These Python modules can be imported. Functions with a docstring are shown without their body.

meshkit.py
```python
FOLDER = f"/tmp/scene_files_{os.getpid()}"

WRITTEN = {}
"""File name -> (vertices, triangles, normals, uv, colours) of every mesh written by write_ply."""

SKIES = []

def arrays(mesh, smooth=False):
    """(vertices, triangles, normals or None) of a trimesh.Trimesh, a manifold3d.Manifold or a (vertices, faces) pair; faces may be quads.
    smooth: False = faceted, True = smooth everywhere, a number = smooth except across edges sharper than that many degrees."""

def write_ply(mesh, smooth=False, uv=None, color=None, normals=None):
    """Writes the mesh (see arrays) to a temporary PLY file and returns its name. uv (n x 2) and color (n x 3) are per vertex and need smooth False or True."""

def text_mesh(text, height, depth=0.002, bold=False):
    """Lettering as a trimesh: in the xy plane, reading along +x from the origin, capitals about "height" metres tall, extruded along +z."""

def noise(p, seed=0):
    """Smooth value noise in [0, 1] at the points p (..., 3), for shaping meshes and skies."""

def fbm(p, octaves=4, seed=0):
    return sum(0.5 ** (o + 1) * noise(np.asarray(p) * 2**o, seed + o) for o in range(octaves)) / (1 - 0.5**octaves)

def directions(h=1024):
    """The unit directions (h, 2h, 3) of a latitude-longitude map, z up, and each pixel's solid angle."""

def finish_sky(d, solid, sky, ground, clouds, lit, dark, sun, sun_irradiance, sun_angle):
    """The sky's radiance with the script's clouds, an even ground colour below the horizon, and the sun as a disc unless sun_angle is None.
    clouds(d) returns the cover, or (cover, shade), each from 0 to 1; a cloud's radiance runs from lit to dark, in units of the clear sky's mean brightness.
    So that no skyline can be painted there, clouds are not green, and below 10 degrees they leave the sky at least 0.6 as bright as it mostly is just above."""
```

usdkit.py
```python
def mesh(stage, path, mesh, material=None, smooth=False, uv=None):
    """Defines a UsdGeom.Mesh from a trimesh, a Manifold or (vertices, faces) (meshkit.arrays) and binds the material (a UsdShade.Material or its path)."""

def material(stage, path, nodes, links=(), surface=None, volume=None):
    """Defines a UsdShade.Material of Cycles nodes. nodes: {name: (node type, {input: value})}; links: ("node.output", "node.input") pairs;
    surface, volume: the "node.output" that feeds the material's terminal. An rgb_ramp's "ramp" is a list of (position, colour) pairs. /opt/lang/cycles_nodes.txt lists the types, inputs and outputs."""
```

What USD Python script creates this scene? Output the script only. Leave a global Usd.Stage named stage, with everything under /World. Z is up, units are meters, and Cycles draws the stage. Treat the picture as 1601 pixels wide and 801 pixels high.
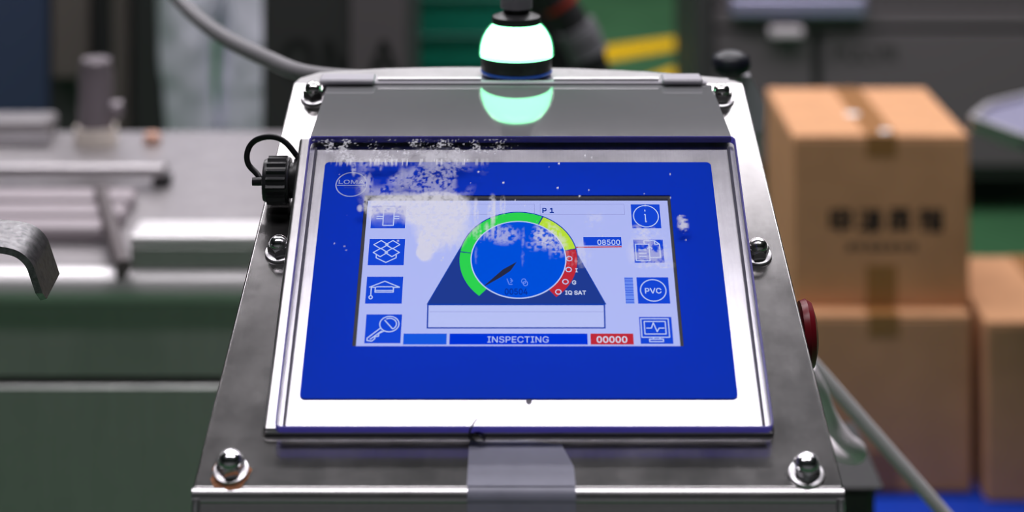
import math, random
import numpy as np
import trimesh
import manifold3d as m3
from manifold3d import Manifold, CrossSection
from shapely.geometry import Polygon, LineString, Point, box as sbox
from shapely.ops import unary_union
from shapely import affinity
import usdkit, meshkit
from pxr import Usd, UsdGeom, UsdLux, Gf, Sdf, UsdShade

random.seed(7)
rng = np.random.default_rng(7)
stage = Usd.Stage.CreateInMemory()
UsdGeom.SetStageUpAxis(stage, UsdGeom.Tokens.z)
UsdGeom.SetStageMetersPerUnit(stage, 1.0)
UsdGeom.Xform.Define(stage, '/World')

# ------------------------------------------------------------------ camera (level, shifted lens)
FPX, HOR, CZ = 2918.0, -550.0, 1.5          # focal length and horizon row in pixels of the 1601 x 801 frame, eye height
cam = UsdGeom.Camera.Define(stage, '/World/camera')
cam.CreateHorizontalApertureAttr(36.0)
cam.CreateVerticalApertureAttr(36.0 * 801 / 1601)
cam.CreateFocalLengthAttr(36.0 * FPX / 1601)
cam.CreateVerticalApertureOffsetAttr(-(400.5 - HOR) / 1601 * 36.0)
cam.CreateFStopAttr(5.8)
cam.CreateFocusDistanceAttr(0.955)
cam.CreateClippingRangeAttr(Gf.Vec2f(0.02, 100))
cam.CreateExposureAttr(0.0)
cam.AddTranslateOp().Set(Gf.Vec3d(0, 0, CZ))
cam.AddRotateXOp().Set(90.0)

# ------------------------------------------------------------------ lights: rows of ceiling strip lamps
LAMP_Z = 3.5
def strip(name, x, y, w, l, inten, col=(1.0, 0.965, 1.0)):
    r = UsdLux.RectLight.Define(stage, '/World/' + name)
    r.CreateWidthAttr(l); r.CreateHeightAttr(w)
    r.CreateIntensityAttr(inten)
    r.CreateColorAttr(Gf.Vec3f(*col))
    r.AddTranslateOp().Set(Gf.Vec3d(x, y, LAMP_Z))
L0 = 12.5
strip('strip_lamp', -0.1, 0.75, 0.36, 2.4, L0)
strip('strip_lamp_001', 0.1, 2.44, 0.26, 3.4, L0)
strip('strip_lamp_002', 0.2, 3.90, 0.30, 5.5, L0)
strip('strip_lamp_004', -1.1, 3.1, 0.30, 1.5, L0 * 1.9)
strip('strip_lamp_005', 0.95, 3.08, 0.30, 1.3, L0 * 1.5)
strip('strip_lamp_003', 0.2, 6.50, 0.30, 5.5, L0 * 1.7)

# ------------------------------------------------------------------ helpers
def lin(r, g, b):
    return tuple(((c / 255) / 12.92 if c / 255 <= 0.04045 else ((c / 255 + 0.055) / 1.055) ** 2.4) for c in (r, g, b))

C0 = np.array([0, 0, CZ])
def ray(px, py):
    return np.array([(px - 800.5) / FPX, 1.0, -(py - HOR) / FPX])
def at(px, py, Y):                              # the point at depth Y that the photograph shows at a pixel
    return C0 + ray(px, py) * Y
def atz(px, py, z):                             # ... at height z
    d = ray(px, py); return C0 + d * ((z - CZ) / d[2])

class Frame:                                    # a tilted working plane: u right, v up the slope, n out of it
    def __init__(s, O, deg):
        a = math.radians(deg); s.O = np.array(O, float); s.deg = deg
        s.R = np.array([[1, 0, 0], [0, math.cos(a), math.sin(a)], [0, -math.sin(a), math.cos(a)]])
    def uv(s, px, py, n=0.0):
        d = ray(px, py); N = s.R[2]; P = C0 + d * (((s.O + N * n - C0) @ N) / (d @ N))
        q = s.R @ (P - s.O); return float(q[0]), float(q[1])
    def world(s, u, v, n): return s.O + s.R.T @ np.array([u, v, n])
    def local(s, P): return s.R @ (np.asarray(P) - s.O)

used = {}
def numbered(parent, name):
    k = parent + '/' + name; i = used.get(k, 0); used[k] = i + 1
    return k if i == 0 else f'{k}_{i:03d}'
def meta(p, label=None, cat=None, group=None, kind=None):
    for k, v in (('label', label), ('category', cat), ('group', group), ('kind', kind)):
        if v: p.SetCustomDataByKey(k, v)
    return p
def thing(name, label, cat, loc=(0, 0, 0), rotx=0, rotz=0, group=None):
    x = UsdGeom.Xform.Define(stage, numbered('/World', name))
    x.AddTranslateOp().Set(Gf.Vec3d(*map(float, loc)))
    if rotz: x.AddRotateZOp().Set(float(rotz))
    if rotx: x.AddRotateXOp().Set(float(rotx))
    return meta(x.GetPrim(), label, cat, group)
def obj(name, mesh, mat, parent=None, smooth=30, label=None, kind=None):
    path = numbered(str(parent.GetPath()) if parent else '/World', name)
    p = usdkit.mesh(stage, path, mesh, M[mat], smooth).GetPrim()
    return meta(p, label, None, None, kind)
def struct(name, mesh, mat, smooth=False):
    return obj(name, mesh, mat, None, smooth, kind='structure')

def tm(m):
    v, f, _ = meshkit.arrays(m); return trimesh.Trimesh(v, f, process=False)
def cat(*ms): return trimesh.util.concatenate([tm(m) for m in ms])
def bx(x0, x1, y0, y1, z0, z1):
    return Manifold.cube([x1 - x0, y1 - y0, z1 - z0]).translate([x0, y0, z0])
def rbox(x0, x1, y0, y1, z0, z1, r, seg=12):    # rounded box: hull of eight small balls
    s = Manifold.sphere(r, seg)
    return Manifold.batch_hull([s.translate([x, y, z]) for x in (x0 + r, x1 - r) for y in (y0 + r, y1 - r) for z in (z0 + r, z1 - r)])
def cbox(x0, x1, y0, y1, z0, z1, c):            # box with chamfered edges
    pts = []
    for x, sx in ((x0, 1), (x1, -1)):
        for y, sy in ((y0, 1), (y1, -1)):
            for z, sz in ((z0, 1), (z1, -1)):
                pts += [(x + sx * c, y + sy * c, z), (x + sx * c, y, z + sz * c), (x, y + sy * c, z + sz * c)]
    return Manifold.hull_points(np.array(pts))
def prism(poly, n0, n1):                        # shapely polygon(s) extruded along the third axis
    gs = [g for g in getattr(poly, 'geoms', [poly]) if g.area > 0]
    out = [trimesh.creation.extrude_polygon(g, n1 - n0, engine='earcut') for g in gs]
    m = trimesh.util.concatenate(out); m.apply_translation([0, 0, n0]); return m
def lathe(profile, seg=48):                     # (radius, height) about z
    return trimesh.creation.revolve(np.array(profile, float), sections=seg)
def ring_pts(R, z, n=32): return [(R * math.cos(t), R * math.sin(t), z) for t in np.linspace(0, 2 * math.pi, n, endpoint=False)]
def place(m, loc=(0, 0, 0), R=None):
    m = tm(m).copy()
    T = np.eye(4)
    if R is not None: T[:3, :3] = R
    T[:3, 3] = loc; m.apply_transform(T); return m
def spline(pts, n=60):
    from scipy.interpolate import CubicSpline
    p = np.array(pts, float); t = np.r_[0, np.cumsum(np.linalg.norm(np.diff(p, axis=0), axis=1))]
    return CubicSpline(t, p)(np.linspace(0, t[-1], n))
def tube(path, r, seg=14, flat=None, cap=True):           # r: number or list; flat=(rx, ry) for a band
    p = np.asarray(path, float); n = len(p)
    t = np.gradient(p, axis=0); t /= np.linalg.norm(t, axis=1)[:, None]
    ref = np.array([0, 0, 1.0]) if abs(t[0][2]) < .9 else np.array([1.0, 0, 0])
    a = np.cross(t[0], ref); a /= np.linalg.norm(a); V = []
    for i in range(n):
        a = a - t[i] * (a @ t[i]); a /= np.linalg.norm(a); b = np.cross(t[i], a)
        rr = r[i] if np.ndim(r) else r
        fx, fy = flat if flat else (rr, rr)
        for k in range(seg):
            w = 2 * math.pi * k / seg
            V.append(p[i] + a * fx * math.cos(w) + b * fy * math.sin(w))
    F = []
    for i in range(n - 1):
        for k in range(seg):
            q = [i * seg + k, i * seg + (k + 1) % seg, (i + 1) * seg + (k + 1) % seg, (i + 1) * seg + k]
            F += [[q[0], q[1], q[2]], [q[0], q[2], q[3]]]
    if cap:
        V += [p[0], p[-1]]; c0, c1 = n * seg, n * seg + 1
        for k in range(seg):
            F += [[c0, (k + 1) % seg, k], [c1, (n - 1) * seg + k, (n - 1) * seg + (k + 1) % seg]]
    m = trimesh.Trimesh(np.array(V), np.array(F), process=False)
    if m.volume < 0: m.invert()
    return m

# ------------------------------------------------------------------ materials
M = {}
def mat(name, nodes, links, surface): M[name] = usdkit.material(stage, '/World/Looks/' + name, nodes, links, surface=surface)
def plain(name, col, rough=0.5, metallic=0.0, spec=0.5, noise=0.0, nscale=40, bump=0.0, bscale=200, coat=0.0):
    n = {'p': ('principled_bsdf', {'base_color': col, 'roughness': rough, 'metallic': metallic, 'specular_ior_level': spec, 'coat_weight': coat})}
    l = []
    if noise or bump: n['t'] = ('texture_coordinate', {})
    if noise:
        n['n'] = ('noise_texture', {'scale': nscale, 'detail': 4.0})
        n['r'] = ('rgb_ramp', {'ramp': [(0.3, tuple(c * (1 - noise) for c in col)), (0.7, tuple(min(1, c * (1 + noise)) for c in col))]})
        l += [('t.object', 'n.vector'), ('n.fac', 'r.fac'), ('r.color', 'p.base_color')]
    if bump:
        n['b'] = ('noise_texture', {'scale': bscale, 'detail': 3.0}); n['bu'] = ('bump', {'strength': bump, 'distance': 0.001})
        l += [('t.object', 'b.vector'), ('b.fac', 'bu.height'), ('bu.normal', 'p.normal')]
    mat(name, n, l, 'p.BSDF')
def steel(name, col=(0.62, 0.60, 0.62), rough=0.28, scale=(40, 900, 900), bump=0.12, metal=1.0):
    """Brushed stainless steel: streaks run along the axis with the small scale."""
    n = {'t': ('texture_coordinate', {}), 'm': ('mapping', {'scale': scale}),
         'n': ('noise_texture', {'scale': 1.0, 'detail': 4.0, 'roughness': 0.65}),
         'w': ('noise_texture', {'scale': 28.0, 'detail': 5.0, 'roughness': 0.6}),
         'rr': ('map_range', {'from_min': 0.3, 'from_max': 0.7, 'to_min': rough - 0.02, 'to_max': rough + 0.03}),
         'c': ('rgb_ramp', {'ramp': [(0.25, tuple(x * 0.86 for x in col)), (0.75, col)]}),
         'b': ('bump', {'strength': bump, 'distance': 0.0004}),
         'p': ('principled_bsdf', {'metallic': metal, 'roughness': rough})}
    l = [('t.object', 'm.vector'), ('m.vector', 'n.vector'), ('t.object', 'w.vector'), ('w.fac', 'rr.value'), ('rr.result', 'p.roughness'),
         ('n.fac', 'c.fac'), ('c.color', 'p.base_color'), ('n.fac', 'b.height'), ('b.normal', 'p.normal')]
    mat(name, n, l, 'p.BSDF')
def glow(name, rgb, strength=1.0):
    mat(name, {'e': ('emission', {'color': lin(*rgb), 'strength': strength})}, [], 'e.emission')

steel('steel_plate', (0.43, 0.415, 0.42), 0.185, (900, 25, 900), 0.04)
steel('steel_bezel', (0.66, 0.64, 0.66), 0.28, (900, 30, 900), 0.06)
steel('steel_front', (0.56, 0.54, 0.55), 0.30, (18, 700, 700), 0.25)
steel('steel_roof', (0.55, 0.54, 0.55), 0.35, (30, 600, 600), 0.10)
steel('steel_machine', (0.47, 0.48, 0.465), 0.36, (200, 200, 6), 0.06, metal=0.6)
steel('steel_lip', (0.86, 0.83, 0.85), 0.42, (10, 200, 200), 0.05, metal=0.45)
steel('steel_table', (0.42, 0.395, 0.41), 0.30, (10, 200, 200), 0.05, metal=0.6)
plain('chrome', (0.82, 0.81, 0.84), 0.16, 1.0)
plain('bolt_dark', (0.66, 0.64, 0.64), 0.18, 1.0)
plain('cast_steel', (0.27, 0.265, 0.28), 0.24, 1.0, noise=0.35, nscale=300, bump=0.12, bscale=700)
plain('hinge_metal', (0.70, 0.68, 0.71), 0.35, 1.0)
plain('blue_membrane', lin(0, 70, 234), 0.5, spec=0.04, noise=0.02, nscale=12)
plain('white_ink', lin(190, 205, 255), 0.5)
plain('black_plastic', (0.010, 0.010, 0.012), 0.42)
plain('ribbed_black', (0.022, 0.022, 0.026), 0.38)
plain('black_gasket', (0.012, 0.012, 0.014), 0.5)
plain('seal_grey', lin(70, 67, 84), 0.5)
plain('hinge_plastic', lin(176, 172, 182), 0.4)
plain('blue_ring', lin(40, 90, 200), 0.4)
plain('tape_grey', lin(140, 140, 158), 0.42, spec=0.4, noise=0.05, nscale=60, bump=0.15, bscale=120)
plain('rust', lin(150, 95, 60), 0.8, noise=0.45, nscale=600)
plain('cardboard', lin(204, 152, 112), 0.75, spec=0.2, noise=0.06, nscale=18)
plain('cardboard_flap', lin(204, 152, 112), 0.75, spec=0.2, noise=0.06, nscale=18)
plain('packing_tape', lin(160, 112, 66), 0.22, spec=0.6, bump=0.5, bscale=25)
plain('print_black', lin(38, 26, 24), 0.7)
plain('print_grey', lin(96, 74, 58), 0.7)
plain('pallet_blue', lin(0, 62, 190), 0.5)
plain('floor_green', lin(62, 108, 72), 0.5, spec=0.3, noise=0.15, nscale=2.5)
plain('floor_yellow', lin(255, 205, 0), 0.5)
plain('wall_paint', lin(92, 93, 96), 0.8)
plain('wall_light', lin(185, 184, 188), 0.8)
plain('ceiling_paint', lin(80, 82, 88), 0.9)
plain('dark_cabinet', lin(58, 57, 58), 0.5)
plain('dark_cabinet_blue', lin(56, 66, 96), 0.5)
plain('brown_panel', lin(98, 88, 86), 0.5)
plain('grey_cabinet', lin(102, 95, 99), 0.45)
plain('grey_cabinet_light', lin(124, 121, 126), 0.45)
plain('grey_dark_print', lin(60, 58, 58), 0.6)
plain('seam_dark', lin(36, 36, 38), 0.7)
plain('lilac_steel', lin(176, 174, 206), 0.3, 0.6)
plain('pale_label', lin(205, 196, 202), 0.6)
plain('teal_plastic', lin(0, 128, 104), 0.5, noise=0.08, nscale=8)
plain('teal_dark', lin(0, 96, 80), 0.5)
plain('white_cloth', lin(236, 234, 250), 0.85, spec=0.1)
plain('white_boot', lin(238, 238, 240), 0.3)
plain('skin', lin(205, 160, 135), 0.6)
plain('mask_blue', lin(150, 190, 220), 0.8)
plain('eye_dark', (0.02, 0.015, 0.012), 0.3)
plain('brow_dark', (0.03, 0.02, 0.015), 0.7)
plain('grey_hose', lin(122, 120, 124), 0.5)
plain('grey_rod', lin(205, 202, 204), 0.5)
plain('white_cable', lin(240, 232, 238), 0.45)
plain('dark_red', lin(120, 14, 28), 0.35)
plain('orange_red', lin(150, 40, 18), 0.4)
plain('rubber_black', (0.014, 0.014, 0.016), 0.55)
plain('collar_grey', lin(118, 116, 122), 0.4)
plain('navy_knob', lin(18, 20, 34), 0.4)
plain('cream_plastic', lin(226, 216, 206), 0.5)
plain('grey_pad', lin(156, 146, 152), 0.45)
plain('pad_gap', lin(92, 84, 86), 0.6)
plain('canister_grey', lin(132, 124, 130), 0.35, 0.5)
plain('orange_cap', lin(196, 150, 130), 0.5)
plain('machine_letter', (0.008, 0.008, 0.008), 0.6)
plain('hair_black', (0.01, 0.01, 0.012), 0.5)

# clear plastic of the hinged cover, its tinted cut edge, the smoky top flap
mat('clear_pane', {'tr': ('transparent_bsdf', {'color': (0.97, 0.97, 0.985)}), 'g': ('glossy_bsdf', {'color': (1, 1, 1), 'roughness': 0.03}),
                   'f': ('fresnel', {'IOR': 1.35}), 'x': ('mix_closure', {})},
    [('f.fac', 'x.fac'), ('tr.BSDF', 'x.closure1'), ('g.BSDF', 'x.closure2')], 'x.closure')
mat('pane_edge', {'d': ('principled_bsdf', {'base_color': lin(140, 134, 205), 'roughness': 0.25}), 'tl': ('translucent_bsdf', {'color': lin(165, 158, 235)}), 'x': ('mix_closure', {'fac': 0.6})},
    [('d.BSDF', 'x.closure1'), ('tl.BSDF', 'x.closure2')], 'x.closure')
plain('smoky_flap', (0.16, 0.16, 0.17), 0.04, spec=0.5)
# beacon: a bright core inside an edge-lit green lens
mat('beacon_core', {'e': ('emission', {'color': (0.42, 1.0, 0.66), 'strength': 7.0})}, [], 'e.emission')
mat('beacon_lens', {'tr': ('transparent_bsdf', {'color': (0.62, 1.0, 0.74)}), 'e': ('emission', {'color': (0.0, 0.75, 0.22), 'strength': 0.55}),
                    'a': ('add_closure', {}), 'g': ('glossy_bsdf', {'roughness': 0.1}), 'f': ('fresnel', {'IOR': 1.3}), 'x': ('mix_closure', {})},
    [('tr.BSDF', 'a.closure1'), ('e.emission', 'a.closure2'), ('f.fac', 'x.fac'), ('a.closure', 'x.closure1'), ('g.BSDF', 'x.closure2')], 'x.closure')
# dried splashes on the cover: how much of the surface they hide is stored on the mesh
mat('residue', {'at': ('attribute', {'attribute': 'cover'}), 'd': ('diffuse_bsdf', {'color': (0.93, 0.93, 1.0)}), 'tr': ('transparent_bsdf', {}), 'x': ('mix_closure', {})},
    [('at.fac', 'x.fac'), ('tr.BSDF', 'x.closure1'), ('d.BSDF', 'x.closure2')], 'x.closure')

# ------------------------------------------------------------------ the room
struct('floor', bx(-6, 6, -3, 11, -0.1, 0), 'floor_green')
struct('ceiling', bx(-6, 6, -3, 11, 3.7, 3.8), 'ceiling_paint')
struct('wall_back', bx(-6, 6, 11, 11.1, 0, 3.7), 'wall_paint')
struct('wall_front', bx(-6, 6, -3.1, -3, 0, 3.7), 'wall_light')
struct('wall_left', bx(-6.1, -6, -3, 11, 0, 3.7), 'wall_paint')
struct('wall_right', bx(6, 6.1, -3, 11, 0, 3.7), 'wall_paint')

# ------------------------------------------------------------------ the console: working planes
T = Frame(at(810, 400, 0.93), 32.3)                      # front face of the screen housing
PA = 23.6
B = T.world(*T.uv(820, 675), 0.0)
P = Frame(B - T.R[2] * 0.0035, PA)                        # sloping plate of the console
def on_plate(px, py, n=0.0): return P.uv(px, py, n)
vb = on_plate(810, 764)[1]; vt = on_plate(810, 131)[1]
ubl, ubr = on_plate(301, 764)[0], on_plate(1319, 764)[0]
utl, utr = on_plate(459, 131)[0], on_plate(1162, 131)[0]
con = thing('control_console', 'brushed stainless sloping control console, wider at its bottom edge, under the blue screen', 'control console', P.O, P.deg)
th = 0.004
plate = Polygon([(ubl, vb), (ubr, vb), (utr, vt), (utl, vt)])
pl = Manifold.extrude(CrossSection([np.array(plate.exterior.coords[:-1])]), th).translate([0, 0, -th])
obj('sloped_plate', cat(*[Manifold.batch_hull([Manifold.sphere(0.0012, 10).translate([u, v, -0.0012]) for u, v in
    [(ubl + .0012, vb + .0012), (ubr - .0012, vb + .0012), (utr - .0012, vt), (utl + .0012, vt)]])]), 'steel_plate', con, 40)
# bent lower lip and front face (front face hangs vertically: express in the plate frame)
def PL(w): return P.local(w)
LBL, LBR = P.world(ubl, vb, 0), P.world(ubr, vb, 0)
def profile_sweep(sec_l, sec_r, t=0.003):                # two matching open sections of world points, thickened backwards
    V, F = [], []
    n = len(sec_l)
    A = np.array([PL(p) for p in sec_l]); Bq = np.array([PL(p) for p in sec_r])
    back = np.array([0, t * 0.6, -t])
    V = np.vstack([A, Bq, A + back, Bq + back])
    for i in range(n - 1):
        F += [[i, i + 1, n + i + 1], [i, n + i + 1, n + i]]
        F += [[2 * n + i, 3 * n + i + 1, 2 * n + i + 1], [2 * n + i, 3 * n + i, 3 * n + i + 1]]
        F += [[i, 2 * n + i + 1, i + 1], [i, 2 * n + i, 2 * n + i + 1], [n + i, n + i + 1, 3 * n + i + 1], [n + i, 3 * n + i + 1, 3 * n + i]]
    F += [[0, n, 3 * n], [0, 3 * n, 2 * n], [n - 1, 3 * n - 1, 4 * n - 1], [n - 1, 4 * n - 1, 2 * n - 1]]
    m = trimesh.Trimesh(V, F, process=False)
    if m.volume < 0: m.invert()
    return m
rl = 0.0056
def lip_section(x):
    pts = []
    a0 = math.radians(90 + PA)
    cy, cz = LBL[1] - rl * math.cos(a0), LBL[2] - rl * math.sin(a0)
    for a in np.linspace(a0, math.radians(180), 10):
        pts.append((x, cy + rl * math.cos(a), cz + rl * math.sin(a)))
    return pts
sl, sr = lip_section(LBL[0]), lip_section(LBR[0])
obj('lower_lip', profile_sweep(sl, sr), 'steel_bezel', con, 60)
yf, zf = sl[-1][1], sl[-1][2]
tilt = -0.30
def fsec(x): return [(x, yf, zf), (x, yf + 0.22 * tilt, zf - 0.22)]
obj('front_face', profile_sweep(fsec(LBL[0]), fsec(LBR[0])), 'steel_front', con)
# side cheeks
for s, (ub, ut) in ((-1, (ubl, utl)), (1, (ubr, utr))):
    w0, w1 = P.world(ub, vb, -0.001), P.world(ut, vt, -0.001)
    q = [w0, w1, w1 + [0, 0, -0.30], w0 + [0, -0.066 + .004, -0.22]]
    q2 = [p - np.array([s * 0.003, 0, 0]) for p in q]
    pts = np.array([PL(p) for p in q + q2])
    obj('side_cheek', Manifold.hull_points(pts), 'steel_plate', con)
# weld seams up the front corners
for x in (LBL[0] + .002, LBR[0] - .002):
    pth = [PL((x, yf - .0005 + tilt * k, zf - k)) for k in np.linspace(-0.002, 0.2, 60)]
    rr = [0.0016 + 0.0005 * math.sin(i * 1.7) for i in range(60)]
    obj('corner_weld', tube(pth, rr, 8), 'hinge_metal', con, 50)
# roof behind the plate and a pedestal
ztop = P.world(0, vt, 0)[2]; ytop = P.world(0, vt, 0)[1]
xl, xr = P.world(utl, vt, 0)[0], P.world(utr, vt, 0)[0]
def roofpt(px, py): w = atz(px, py, ztop); return (w[0], w[1])
back = [roofpt(1150, 127), roofpt(1120, 121), roofpt(1010, 112), roofpt(900, 107), roofpt(800, 105), roofpt(700, 105), roofpt(600, 107), roofpt(500, 113), roofpt(470, 122)]
rp = Polygon([(xl, ytop), (xr, ytop)] + back)
def in_con(m): return place(m, -P.R @ P.O, P.R)          # world-built mesh into the console's frame
obj('roof_plate', in_con(prism(rp, ztop - 0.003, ztop)), 'steel_roof', con)
obj('back_shell', in_con(cbox(xl + .004, xr - .004, ytop + 0.004, ytop + 0.03, ztop - 0.36, ztop - 0.003, 0.002)), 'steel_roof', con)
obj('pedestal', in_con(cbox(-0.06, 0.07, 0.93, 1.03, 0.03, 0.935, 0.004)), 'steel_machine', con)
obj('pedestal_foot', in_con(cbox(-0.2, 0.21, 0.83, 1.13, 0.0, 0.03, 0.006)), 'steel_machine', con)
obj('floor_tray', in_con(cbox(LBL[0] + .004, LBR[0] - .004, LBL[1] + 0.03, ytop, 0.935, 0.94, 0.001)), 'steel_machine', con)
# bolts: acorn nut on a washer
def nut(r):
    hexa = Manifold.extrude(CrossSection([np.array([(r * math.cos(a), r * math.sin(a)) for a in np.arange(6) * math.pi / 3])]), r * 1.0)
    cone = tm(lathe([(0, 0), (r * 1.06, 0), (r * 1.06, r * .45), (r * .86, r * .75), (0, r * .75)], 32))
    hexa = hexa ^ Manifold(m3.Mesh(np.array(cone.vertices, np.float32), np.array(cone.faces, np.uint32)))
    prof = [(0, r * .7), (r * .80, r * .7)] + [(r * .80 * math.cos(a), r * .76 + r * .60 * math.sin(a)) for a in np.linspace(0, math.pi / 2 - .02, 9)] + [(0, r * 1.4)]
    return hexa, lathe(prof, 32)
def bolt(px, py, r, matn, twist=0.0, rusty=False, seat=0.0):
    u, v = on_plate(px, py, 0.006)
    c, s = math.cos(twist), math.sin(twist); Rz = np.array([[c, -s, 0], [s, c, 0], [0, 0, 1]])
    hx, dome = nut(r)
    b = obj('bolt', place(hx, (u, v, 0.0022 + seat), Rz), matn, con, 25)
    obj('acorn_cap', place(dome, (u, v, 0.0022 + seat), Rz), matn, b, 40)
    obj('washer', place(lathe([(0, 0), (r * 1.20, 0), (r * 1.24, 0.0006), (r * 1.20, 0.0014), (r * .9, 0.0021), (0, 0.0021)], 40), (u, v, seat)), 'hinge_metal', b, 30)
    if rusty:
        pts = []
        for a in np.linspace(0, 2 * math.pi, 48, endpoint=False):
            rad = r * (1.30 + 0.25 * max(0, math.sin(-a)) + 0.10 * math.sin(5 * a + 1) + .05 * math.sin(11 * a))
            pts.append((u + rad * math.cos(a), v - 0.0004 + rad * math.sin(a)))
        obj('rust_ring', prism(Polygon(pts), 0.0, 0.00015), 'rust', b, label='orange rust stain around the washer')
bolt(360, 722, 0.0064, 'chrome', 0.2, True)
bolt(1262, 727, 0.0064, 'chrome', 0.5)
bolt(436, 382, 0.0060, 'chrome', 0.3)
bolt(1185, 386, 0.0060, 'bolt_dark', 0.1)
bolt(490, 140, 0.0062, 'bolt_dark', 0.4)
bolt(1128, 143, 0.0062, 'bolt_dark', 0.0)

# ------------------------------------------------------------------ the screen terminal
ter = thing('touchscreen_terminal', 'blue-faced touchscreen terminal in a steel housing on the sloping console', 'touchscreen', T.O, T.deg)
hl = (T.uv(470, 214)[0] + T.uv(408, 675)[0]) / 2; hr = (T.uv(1150, 214)[0] + T.uv(1212, 675)[0]) / 2
ht, hb = T.uv(810, 213)[1], T.uv(810, 675)[1]
hp = sbox(hl, hb, hr, ht)
r = 0.0022
hb_m = Manifold.batch_hull([Manifold.sphere(r, 16).translate([x, y, z]) for x in (hl + r, hr - r) for y in (hb + r, ht - r) for z in (-0.07, -r)])
Nl = T.R @ P.R[2]; Ol = T.local(P.O)                     # plate plane seen from the terminal's frame
hb_m = hb_m.trim_by_plane(list(Nl), float(Nl @ Ol) + 0.0002)
def uvs(pts, n=0.0): return [T.uv(x, y, n) for x, y in pts]
def pxrect(x0, y0, x1, y1, n): # near-axis rectangle given by its corners in the photograph, kept square to the panel
    (ua, va), (ub, vb_) = T.uv(x0, y0, n), T.uv(x1, y1, n)
    return sbox(min(ua, ub), min(va, vb_), max(ua, ub), max(va, vb_))
blue = sbox(-0.1011, T.uv(810, 625)[1], 0.1013, T.uv(810, 255)[1]).buffer(-0.0025).buffer(0.0025)
dw0, dw1 = T.uv(810, 543)[1], T.uv(810, 311)[1]
disp = sbox(-0.0772, dw0, 0.0770, dw1)
window = sbox(-0.0772 - .0016, dw0, 0.0770 + .0014, dw1 + .0018)
cut = Manifold.extrude(CrossSection([np.array(window.exterior.coords[:-1])]), 0.02).translate([0, 0, -0.004])
obj('housing', hb_m - cut, 'steel_bezel', ter, 40)
obj('blue_faceplate', prism(blue.difference(window), 0.0, 0.0007), 'blue_membrane', ter, False)
# black gasket inside the window
obj('window_gasket', prism(window.difference(disp), -0.0016, 0.0002), 'black_gasket', ter, False)
ZD = -0.0014
glow('ui_background', (186, 196, 255)); glow('ui_button', (22, 74, 222)); glow('ui_line', (196, 212, 255)); glow('ui_navy', (34, 62, 150))
glow('ui_face', (0, 84, 228)); glow('ui_green', (48, 222, 84)); glow('ui_yellow', (196, 236, 60)); glow('ui_red', (200, 44, 60)); glow('ui_needle', (40, 44, 72))
glow('ui_panel', (194, 204, 255)); glow('ui_outline', (16, 66, 180)); glow('ui_faint', (166, 172, 236)); glow('ui_bar', (0, 54, 222)); glow('ui_bar_pale', (24, 92, 232)); glow('ui_stack', (112, 148, 250))
glow('ui_text_dark', (10, 50, 160)); glow('ui_pale', (222, 230, 255))
scr = obj('display_screen', prism(disp, ZD - 0.0006, ZD), 'ui_background', ter, False)
LAY = 0.00006
def ui(name, poly, m, parent=ter, layer=1, label=None):
    return obj(name, prism(poly, ZD, ZD + LAY * layer), m, parent, False, label)
def dq(x0, y0, x1, y1): return pxrect(x0, y0, x1, y1, ZD)
def lines(paths, w, box):
    """polylines in unit coordinates (x right, y up) mapped into a rectangle and given width w"""
    x0, y0, x1, y1 = box.bounds
    g = [LineString([(x0 + a * (x1 - x0), y0 + b * (y1 - y0)) for a, b in p]).buffer(w / 2, cap_style=2, join_style=1, quad_segs=3) for p in paths if len(p) > 1]
    return unary_union(g)
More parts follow.
